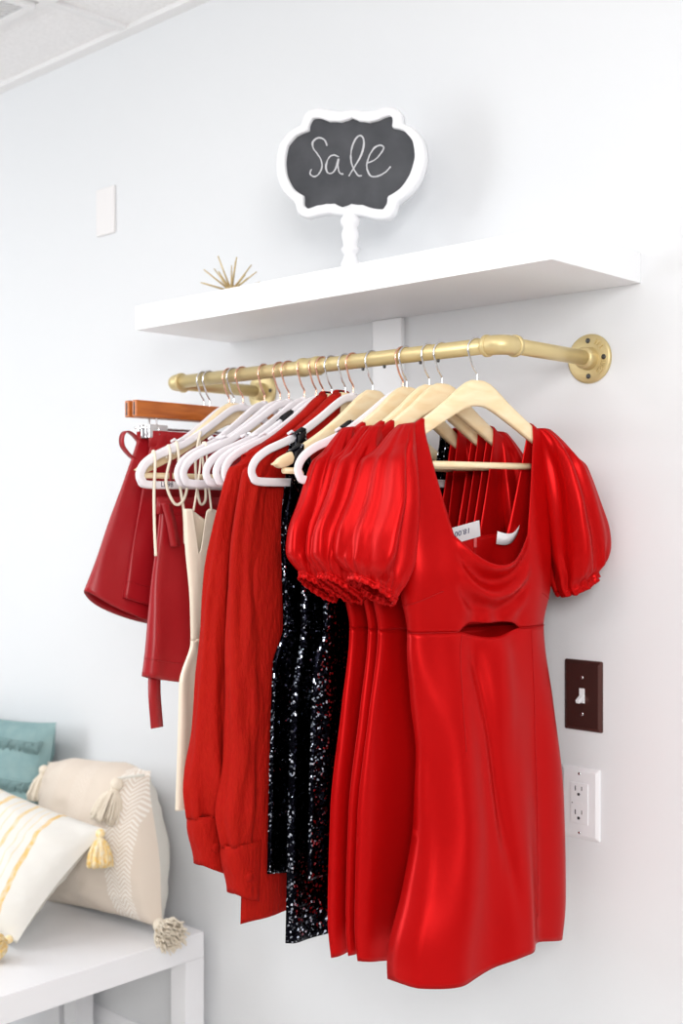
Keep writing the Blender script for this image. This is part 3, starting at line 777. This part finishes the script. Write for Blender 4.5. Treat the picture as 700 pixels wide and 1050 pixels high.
# ------------------------------------------------------------------ red long-sleeved blouses
def blouse(hi, label, seed, hem, cuff_z, xs, fd, bd, tuck=0):
    t = garment('blouse', hi, label, 'blouse', 'red long-sleeved blouses')
    def fold(w, z, side):
        k = sst(-.2, -.45, z)
        return .0025*k*math.cos(w*60+seed)+.002*nz(w*16+seed, z*2.5, side)
    parts, surf, hw = make_body(t, M['suede'], lambda w: SH_W(w)+.001, .022, .196, -.205, .016,
        [(hem-.02,.232),(-.6,.222),(-.3,.206),(-.19,.200),(-.165,.198),(-.06,.196)],
        [(hem,fd),(-.3,fd),(-.15,fd),(-.06,.012)], [(hem,bd),(-.3,bd),(-.06,.012)],
        hem, ('shirt_body','shirt_body','shirt_body'), waist=-.45, fold=fold, neck_back=.02, rows=(12,24,50), cols=(16,16,16), edge_pow=5)
    # stand collar and neck label
    b = MB(); pts = []
    for k in range(25):
        a = PI*1.04*k/24-PI*.02; pts.append((-.012*math.sin(a), -.030*math.cos(a), 0))
    vs = []
    for p in pts:
        z = SH_W(abs(p[1]))+.002; vs += [(p[0], p[1], z-.012), (p[0]*1.05, p[1]*.97, z+.003)]
    mesh('collar', vs, [(2*i,2*i+1,2*i+3,2*i+2) for i in range(24)], M['suede'], t, solid=.0018)
    MB().box(-.0125,-.0105,-.014,.014,-.058,-.046).build('neck_label', M['black'], t, smooth=False)
    for sg in (-1, 1):
        # outer / inner edge of the sleeve against drop
        if sg < 0:
            IN = Curve([(0,.150),(.05,.165),(.2,.178),(.5,.192),(.8,.203),(1,.216)]); OUT = Curve([(0,.186),(.03,.206),(.07,.218),(.2,.235),(.5,.258),(.8,.277),(.93,.291),(1,.286)])
        else:
            IN = Curve([(0,.150),(.05,.165),(.2,.170),(.5,.165),(.8,.155),(1,.160)]); OUT = Curve([(0,.186),(.03,.206),(.07,.216),(.2,.222),(.5,.224),(.8,.224),(1,.22)])
        DP = Curve([(0,.010),(.05,.012),(.2,.013),(.45,.019),(.7,.023),(.9,.026),(1,.020)])
        N, n = 70, 72; vs = []; fs = []
        top = -.128
        for i in range(N+1):
            u = i/N; tk = tuck*sst(.1,1,u) if sg < 0 else 0
            a0, a1, dp = IN(u)-tk, OUT(u)-tk, DP(u); cw, ha = (a0+a1)/2, (a1-a0)/2
            z0 = top+(cuff_z+.085-top)*u
            ga = .10+.16*sst(.75, 1, u)
            for k in range(n):
                a = 2*PI*k/n
                ph = 1.5*nz(seed, u*2.5, 1)
                g = 1+ga*sst(0,.15,u)*(.6*math.cos(a*7+seed*2+ph*2)+.6*math.cos(a*4+seed+ph*3))+.22*nz(math.cos(a)*2+seed*3, math.sin(a)*2, u*7)*sst(0,.1,u)
                w = cw+ha*(1+(g-1)*.5)*math.cos(a); x = xs*sst(.0,.35,u)+dp*g*math.sin(a)
                z = z0
                z += (1-sst(0,.10,u))*(SH_W(min(w,.216))+.004-top)
                vs.append((x, sg*w, z))
        for i in range(N):
            for k in range(n): fs.append((i*n+k, i*n+(k+1)%n, (i+1)*n+(k+1)%n, (i+1)*n+k))
        fs.append(tuple(range(n)))
        sl = mesh('sleeve', vs, fs, M['suede'], t, solid=.0012)
        # deep buttoned cuff
        if sg < 0: ai, ao, bi, bo = .212-tuck, .281-tuck, .220-tuck, .266-tuck
        else: ai, ao, bi, bo = .162, .218, .166, .206
        vs = []; fs = []; N = 8; n = 40; z0 = cuff_z+.088
        for i in range(N+1):
            u = i/N; a0 = ai+(bi-ai)*u; a1 = ao+(bo-ao)*sst(.2,1,u); cw, ha = (a0+a1)/2, (a1-a0)/2
            for k in range(n):
                a = 2*PI*k/n; e = .7
                vs.append((xs+.020*math.copysign(abs(math.sin(a))**e, math.sin(a)), sg*(cw+ha*math.copysign(abs(math.cos(a))**e, math.cos(a))), z0-(.088+.012*(-math.cos(a)))*u))
        for i in range(N):
            for k in range(n): fs.append((i*n+k, i*n+(k+1)%n, (i+1)*n+(k+1)%n, (i+1)*n+k))
        cf = mesh('cuff', vs, fs, M['suede'], sl, solid=.0018)
        bt = MB().lathe([(.0001,.0045),(.0055,.0045),(.0075,.003),(.008,.0),(.007,-.002)], 20, (xs+.0205, sg*(.250-tuck if sg < 0 else .19), z0-.05), 'x').build('button', M['suede'], sl)
    return t
blouse(11, 'left red long-sleeved blouse of the pair, beside the cream satin dress', 1.7, -.800, -.808, -.026, .007, .010)
blouse(12, 'right red long-sleeved blouse of the pair, with longer hem, beside the black sequin dress', 4.4, -.885, -.850, -.014, .004, .010, .030)

# ------------------------------------------------------------------ cream satin slip dress
t = garment('slip_dress', 5, 'cream satin slip dress with thin straps and gathered waist, left of the red blouses', 'dress')
t.location = t.matrix_basis @ Vector((0, -.022, 0))
def cream_fold(w, z, side):
    return .006*sst(-.44,-.55,z)*math.cos(w*55+1.3*nz(0, z*2, 0))+.003*math.cos(w*190)*math.exp(-((z+.465)/.02)**2)+.004*nz(w*18, z*5, side)
parts, surfc, hwc = make_body(t, M['cream'], SH_V, .15, .175, -.245, .165,
    [(-.86,.210),(-.60,.198),(-.53,.195),(-.464,.168),(-.40,.170),(-.30,.182),(-.245,.185)],
    [(-.86,.022),(-.6,.022),(-.464,.014),(-.35,.020),(-.245,.012)], [(-.86,.016),(-.464,.012),(-.245,.010)],
    -.74, ('bodice','bodice','skirt'), waist=-.464, fold=cream_fold,
    neck_drop=lambda q: -.10*max(0, 1-abs(abs(q)-.80)/.80)*0-.085*(1-sst(.02,.78,abs(q)))-.075*sst(.82,1.0,abs(q)), neck_back=-.05, cols=(4,64,4), rows=(4,40,50), top_band=False)
for sg in (-1, 1):
    for w0, dx in ((.130, .006), (.148, -.006)):
        w1 = .135*sg; zt = SH_V(.135*sg-.022)-.0012
        MB().tube(spline([(dx*2, sg*w0, -.248), (dx, sg*(w0+.135)/2, -.19), (dx*.8, w1, zt-.004), (0, w1, zt+.003), (-dx*.8, w1, zt-.006)], 6), .0017, 8).build('strap', M['cord'], t)
MB().tube([(surfc(w,-.464,1)+.001, w, -.464) for w in [-.16+.32*i/50 for i in range(51)]], .0022, 6).build('waist_seam', M['cream'], t)

# cream cord ties looped over a white hanger
t = garment('cord_ties', 4, 'thin cream cords looped over a white hanger, hanging in front of the red skirts', 'cord ties')
zb = VT(.19)
MB().tube(spline([(-.006,-.196,zb-.016),(0,-.196,zb+.009),(.007,-.197,zb-.010),(.008,-.200,zb-.06),(.008,-.199,zb-.12),(.009,-.197,-.325)], 8), .0026, 8).build('hanging_cord', M['cord'], t)
MB().tube(spline([(-.006,-.165,VT(.165)-.012),(0,-.165,VT(.165)+.0095),(.007,-.166,VT(.165)-.012),(.009,-.176,-.20),(.012,-.160,-.236),(.014,-.142,-.228),(.012,-.134,-.195),(.008,-.150,-.160)], 8), .0026, 8).build('cord_loop', M['cord'], t)
MB().tube(spline([(-.006,-.148,VT(.148)-.012),(0,-.148,VT(.148)+.0095),(.008,-.149,VT(.148)-.014),(.010,-.148,-.20),(.011,-.140,-.25),(.012,-.138,-.305)], 8), .0026, 8).build('hanging_cord', M['cord'], t)
MB().tube(spline([(.006,-.10,VT(.10)+.005),(.008,-.112,-.15),(.010,-.112,-.20),(.010,-.104,-.235),(.010,-.092,-.225),(.008,-.095,-.17),(.004,-.102,VT(.10)-.008)], 8), .0024, 8).build('cord_loop', M['cord'], t)

# ------------------------------------------------------------------ red faux leather skirts
def skirt(hi, label, top, hem, tw, bw, td, bdp, seed, dx=0, side_lift=.05, shift=0, extra=None, dw=0):
    t = garment('leather_skirt', hi, label, 'skirt', 'red faux leather skirts', dx)
    N, n = 40, 110; vs = []; fs = []
    for i in range(N+1):
        u = i/N
        hw_ = tw+(bw-tw)*u**1.05; dp = td+(bdp-td)*u
        for k in range(n):
            a = 2*PI*k/n; ca, sa = math.cos(a), math.sin(a)
            q = hw_*math.copysign(abs(ca)**.85, ca); d = dp*math.copysign(abs(sa)**.8, sa)
            fl = u*(.20*math.cos(5*a+seed)+.14*math.cos(8*a+seed*2.1))
            d *= 1+fl; d += .004*nz(ca*2+seed, sa*2, u*3)
            h_ = hem+side_lift*abs(ca)**2.2
            z = top+(h_-top)*u
            w_ = dw+q-shift*u
            if w_ > .225: w_ = .225+(w_-.225)*.05
            vs.append((d, w_, z))
    for i in range(N):
        for k in range(n): fs.append((i*n+k, i*n+(k+1)%n, (i+1)*n+(k+1)%n, (i+1)*n+k))
    mesh('skirt_body', vs, fs, M['leather'], t, solid=.0014)
    # waistband and centre seam
    v2 = []; f2 = []
    for (z, g) in ((top+.001, 1.0), (top+.0005, 1.045), (top-.028, 1.055), (top-.029, 1.02)):
        for k in range(60):
            a = 2*PI*k/60; ca, sa = math.cos(a), math.sin(a)
            v2.append((td*1.25*g*math.copysign(abs(sa)**.8, sa), dw+(tw+.001)*g*math.copysign(abs(ca)**.85, ca), z))
    for i in range(3):
        for k in range(60): f2.append((i*60+k, i*60+(k+1)%60, (i+1)*60+(k+1)%60, (i+1)*60+k))
    mesh('waistband', v2, f2, M['leather'], t, solid=.001)
    # hem fold line
    MB().tube([Vector(vs[(N-4)*n+k])*1.0 for k in range(n)], .0009, 5, closed=True).build('hem_seam', M['leather'], t)
    return t, vs, n, N
def ribbon(pts, w, name, mat, parent, axis=Vector((0,1,0)), solid=.0012):
    P = spline(pts, 8); vs = []
    for i, p in enumerate(P): vs += [p-axis*w/2, p+axis*w/2]
    return mesh(name, vs, [(2*i,2*i+1,2*i+3,2*i+2) for i in range(len(P)-1)], mat, parent, solid=solid)
t, *_ = skirt(0, 'leftmost red faux leather skirt, flared, with a loop sticking out at the waist', -.106, -.462, .145, .262, .007, .036, .6, dx=-.004, side_lift=.075)
# belt loop at the waist side
lp = [(0,-.143,-.128),(0,-.160,-.112),(.002,-.178,-.106),(.003,-.188,-.116),(.002,-.186,-.134),(0,-.166,-.152),(0,-.148,-.160)]
P = spline(lp, 6); vs = []
for p in P: vs += [p+Vector((-.007,0,0)), p+Vector((.007,0,0))]
mesh('waist_loop', vs, [(2*i,2*i+1,2*i+3,2*i+2) for i in range(len(P)-1)], M['leather'], t, solid=.0014)
skirt(1, 'second red faux leather skirt from the left, directly behind the low-hung red skirt', -.106, -.430, .140, .205, .007, .020, 2.2, dx=.004, side_lift=.03)
t, *_ = skirt(2, 'low-hung red faux leather skirt with a hanging tie, behind the cream dress', -.225, -.555, .170, .212, .012, .030, 4.0, side_lift=.025)
for sg in (-1, 1):     # side loops that hold it on the hanger
    ribbon([(0, sg*.150, VT(.150)+.007), (.006, sg*.152, -.18), (.008, sg*.156, -.232)], .006, 'hanger_loop', M['leather'], t)
ribbon([(0,-.180,-.46),(.004,-.188,-.52),(.010,-.194,-.56),(.012,-.192,-.60),(.010,-.188,-.620)], .028, 'tie', M['leather'], t)
ribbon([(.020,-.176,-.235),(.024,-.168,-.27),(.026,-.160,-.31)], .022, 'tie_knot', M['leather'], t)

# ------------------------------------------------------------------ white tables
def side_table(x0, x1, y0, y1, label):
    h = .434; t = thing('side_table', label, 'table', ((x0+x1)/2, (y0+y1)/2, 0), group='white square tables under the cushions')
    a, c = (x1-x0)/2, (y1-y0)/2
    MB().box(-a, a, -c, c, h-.054, h).build('table_top', M['white'], t, smooth=False, bev=.0015)
    for sx in (-1, 1):
        for sy in (-1, 1):
            xa, ya = sx*(a-.025), sy*(c-.025)
            MB().box(xa-.025, xa+.025, ya-.025, ya+.025, 0, h-.054).build('leg', M['white'], t, smooth=False, bev=.0012)
    return t
side_table(-2.470, -2.015, -.78, -.030, 'white square-legged table under the cushions, nearest the hanging clothes')
side_table(-2.990, -2.490, -.78, -.030, 'white square-legged table farther along the wall, its leg just visible under the first')

# ------------------------------------------------------------------ cushions
def cushion_mesh(W, Hh, T, N=36, seed=0, warp=None):
    """returns front and back vertex grids; local x = width, z = height, front is -y"""
    def pt(i, j, s):
        u, v = -1+2*i/N, -1+2*j/N
        e = lambda q: max(0, 1-abs(q)**2.6)
        th_ = T/2*(e(u)*e(v))**.55
        k = 1-.055*(1-abs(v)**2)*1.0
        px = u*W/2*(1-.06*(1-v*v)*abs(u)**3); pz = v*Hh/2*(1-.06*(1-u*u)*abs(v)**3)
        wr = .006*nz(u*3+seed, v*3, s*2.0)+.005*nz(u*7+seed, v*7, s*4.0)
        y = s*(th_+wr*min(1, th_/.02))
        if warp:
            dx, dz = warp(u, v); px += dx; pz += dz
        return (px, y, pz)
    out = []
    for s in (-1, 1):
        out.append(([pt(i, j, s) for j in range(N+1) for i in range(N+1)], [(j*(N+1)+i, j*(N+1)+i+1, (j+1)*(N+1)+i+1, (j+1)*(N+1)+i) for j in range(N) for i in range(N)]))
    return out
def tassel(parent, p, d, L, r, mat, seed, head=.011, n=240):
    """yarn tassel from point p hanging along d"""
    p, d = Vector(p), Vector(d).normalized()
    a = d.orthogonal().normalized(); b_ = d.cross(a)
    rg = random.Random(seed)
    hd = MB().sphere(p+d*head*.9, head, 14, 8)
    hd.tube([p+d*(head*1.7), p+d*(head*2.3)], [head*.75, head*.8], 14)
    ho = hd.build('tassel', mat, parent)
    b = MB(); s0 = p+d*head*2.0
    for i in range(n):
        an = rg.uniform(0, 2*PI); q = math.sqrt(rg.random())
        dd = a*math.cos(an)+b_*math.sin(an)
        l = L*rg.uniform(.86, 1.05)
        P = [s0+dd*q*head*.6, s0+d*l*.25+dd*q*r*.66, s0+d*l*.6+dd*q*r*.88+a*rg.uniform(-.002,.002), s0+d*l+dd*q*r*rg.uniform(.85,1.1)+b_*rg.uniform(-.003,.003)]
        b.tube(spline(P, 2), .0017, 4)
    b.build('tassel_strands', mat, ho)
def cushion(name, label, W, Hh, T, loc, Rm, fmat, bmat, seed, warp=None):
    t = bpy.data.objects.new(name, None); link(t); tag(t, label, 'cushion', 'cushions on the white tables')
    t.matrix_world = Matrix.Translation(loc) @ Rm.to_4x4()
    (v1, f1), (v2, f2) = cushion_mesh(W, Hh, T, seed=seed, warp=warp)
    mesh('front_cover', v1, f1, fmat, t, solid=0); mesh('back_cover', v2, f2, bmat, t)
    return t
RX = lambda a: Matrix.Rotation(math.radians(a), 3, 'X'); RY = lambda a: Matrix.Rotation(math.radians(a), 3, 'Y'); RZ = lambda a: Matrix.Rotation(math.radians(a), 3, 'Z')
# teal, leaning on the wall
t = cushion('fringed_cushion', 'teal cushion with fringed bands leaning on the wall behind the beige cushion', .46, .40, .13, (-2.745, -.098, .622), RX(-9) @ RY(-2), M['teal'], M['teal'], 3)
for zf in (.150, .055, -.03, -.12):
    b = MB(); rg = random.Random(int(zf*1000)+500)
    for i in range(150):
        x = -.21+.42*i/149+rg.uniform(-.001,.001)
        u, v = x/.23, zf/.20
        y = -(.065*((max(0,1-abs(u)**2.6))*(max(0,1-abs(v)**2.6)))**.55)
        L = rg.uniform(.018,.03)
        b.tube([(x, y-.001, zf), (x+rg.uniform(-.003,.003), y-.007-rg.uniform(0,.004), zf-L*.4), (x+rg.uniform(-.005,.005), y-.005-rg.uniform(0,.004), zf-L)], .0017, 4)
    b.tube([(-.21+.42*i/40, -(.065*((max(0,1-abs((-.21+.42*i/40)/.23)**2.6))*(max(0,1-abs(zf/.2)**2.6)))**.55)-.002, zf) for i in range(41)], .0035, 6)
    o = b.build('fringe', M['teal'], t)
# beige herringbone with tassels
Rb = RX(-6) @ RY(-5)
t = cushion('tasselled_cushion', 'beige herringbone cushion with oat tassels, leaning on the wall nearest the clothes', .45, .345, .17, (-2.272, -.112, .610), Rb, M['beige'], M['linen'], 9,
    lambda u, v: (-.055*sst(-.4, 1, v)*sst(-.2, 1, u), -.022*sst(.2, 1, v)*sst(.45, 1, abs(u))))
inv = Rb.transposed()
dn = inv @ Vector((0,-.12,-1))
tassel(t, (.125,-.052,.135), inv @ Vector((-.12,-.30,-1)), .066, .036, M['tassel'], 1, .014)
tassel(t, (-.218,-.012,.142), inv @ Vector((.05,-.30,-1)), .058, .026, M['tassel'], 2, .012)
tassel(t, (.214,-.006,-.160), inv @ Vector((1,-.25,-.10)), .048, .036, M['tassel'], 3, .015)
tassel(t, (-.218,-.006,-.160), inv @ Vector((-1,-.25,-.1)), .042, .028, M['tassel'], 4, .012)
MB().tube(spline([(.122,-.054,.134),(.142,-.042,.138),(.164,-.012,.142)], 5), .003, 6).build('tassel_tie', M['linen'], t)
# yellow striped lumbar cushion propped in front
B0 = Vector((-2.180,-.385,.458)); e1 = Vector((.209,.63,.748)).normalized(); e2 = Vector((-.268,-.05,.045)).normalized(); e1 = (e1-e2*e1.dot(e2)).normalized()
ex, ez = -e2, e1
ey = ez.cross(ex)
Rs = Matrix((ex, ey, ez)).transposed()
Wd, Hd = .50, .275
cen = B0+e1*Hd/2+e2*Wd/2
t = cushion('striped_cushion', 'cream cushion with yellow stripes and yellow tassels, propped in front of the beige one', Wd, Hd, .13, cen, Rs, M['stripe'], M['linen'], 14, lambda u, v: (.058*(1+v)/2, 0))
inv = Rs.transposed()
tassel(t, (.300,-.010,.132), inv @ Vector((.12,-.10,-1)), .056, .027, M['gtassel'], 5, .010)
tassel(t, (.240,-.010,-.132), inv @ Vector((.15,-1,-.12)), .040, .030, M['gtassel'], 6, .009)
tassel(t, (-.190,-.010,.132), inv @ Vector((0,-.15,-1)), .05, .02, M['gtassel'], 7, .009)
tassel(t, (-.240,-.010,-.132), inv @ Vector((-.3,-.3,-1)), .05, .02, M['gtassel'], 8, .009)

# ------------------------------------------------------------------ light
W = bpy.data.worlds.new('world'); S.world = W; W.use_nodes = True
W.node_tree.nodes['Background'].inputs[0].default_value = (.95,.98,1,1)
W.node_tree.nodes['Background'].inputs[1].default_value = .42
def area(name, loc, aim, sx, sy, power, col=(1,1,1)):
    l = bpy.data.lights.new(name, 'AREA'); l.shape = 'RECTANGLE'; l.size = sx; l.size_y = sy; l.energy = power; l.color = col
    o = bpy.data.objects.new(name, l); C.objects.link(o); o.location = loc
    o.rotation_euler = (Vector(aim)-Vector(loc)).to_track_quat('-Z', 'Y').to_euler()
    return o
area('window_light_right', (1.0,-2.5,2.15), (-1.4,0,1.3), 1.2, 1.3, 84, (1,.99,.98))
area('window_light_left', (-4.2,-2.6,1.7), (-1.5,0,1.3), 1.4, 1.8, 50, (.93,.97,1))
for i, (x, y) in enumerate(((-1.0,-1.9), (-2.8,-1.9))):
    area('ceiling_panel_light', (x, y, CEIL-.01), (x, y, 0), 1.2, .6, 17)

# ------------------------------------------------------------------ camera
cd = bpy.data.cameras.new('camera'); co = bpy.data.objects.new('camera', cd); C.objects.link(co)
co.location = (0, -1.725, 1.33); co.rotation_euler = (PI/2, 0, math.radians(43.5))
cd.sensor_fit = 'VERTICAL'; cd.sensor_height = 36; cd.lens = 36*1250/1050; cd.shift_y = 2/1050
cd.clip_start = .05
cd.dof.use_dof = True; cd.dof.focus_distance = 1.85; cd.dof.aperture_fstop = 4.0
S.camera = co
S.view_settings.view_transform = 'Standard'; S.view_settings.look = 'None'; S.view_settings.gamma = 1
S.view_settings.use_curve_mapping = False; S.view_settings.exposure = -0.12
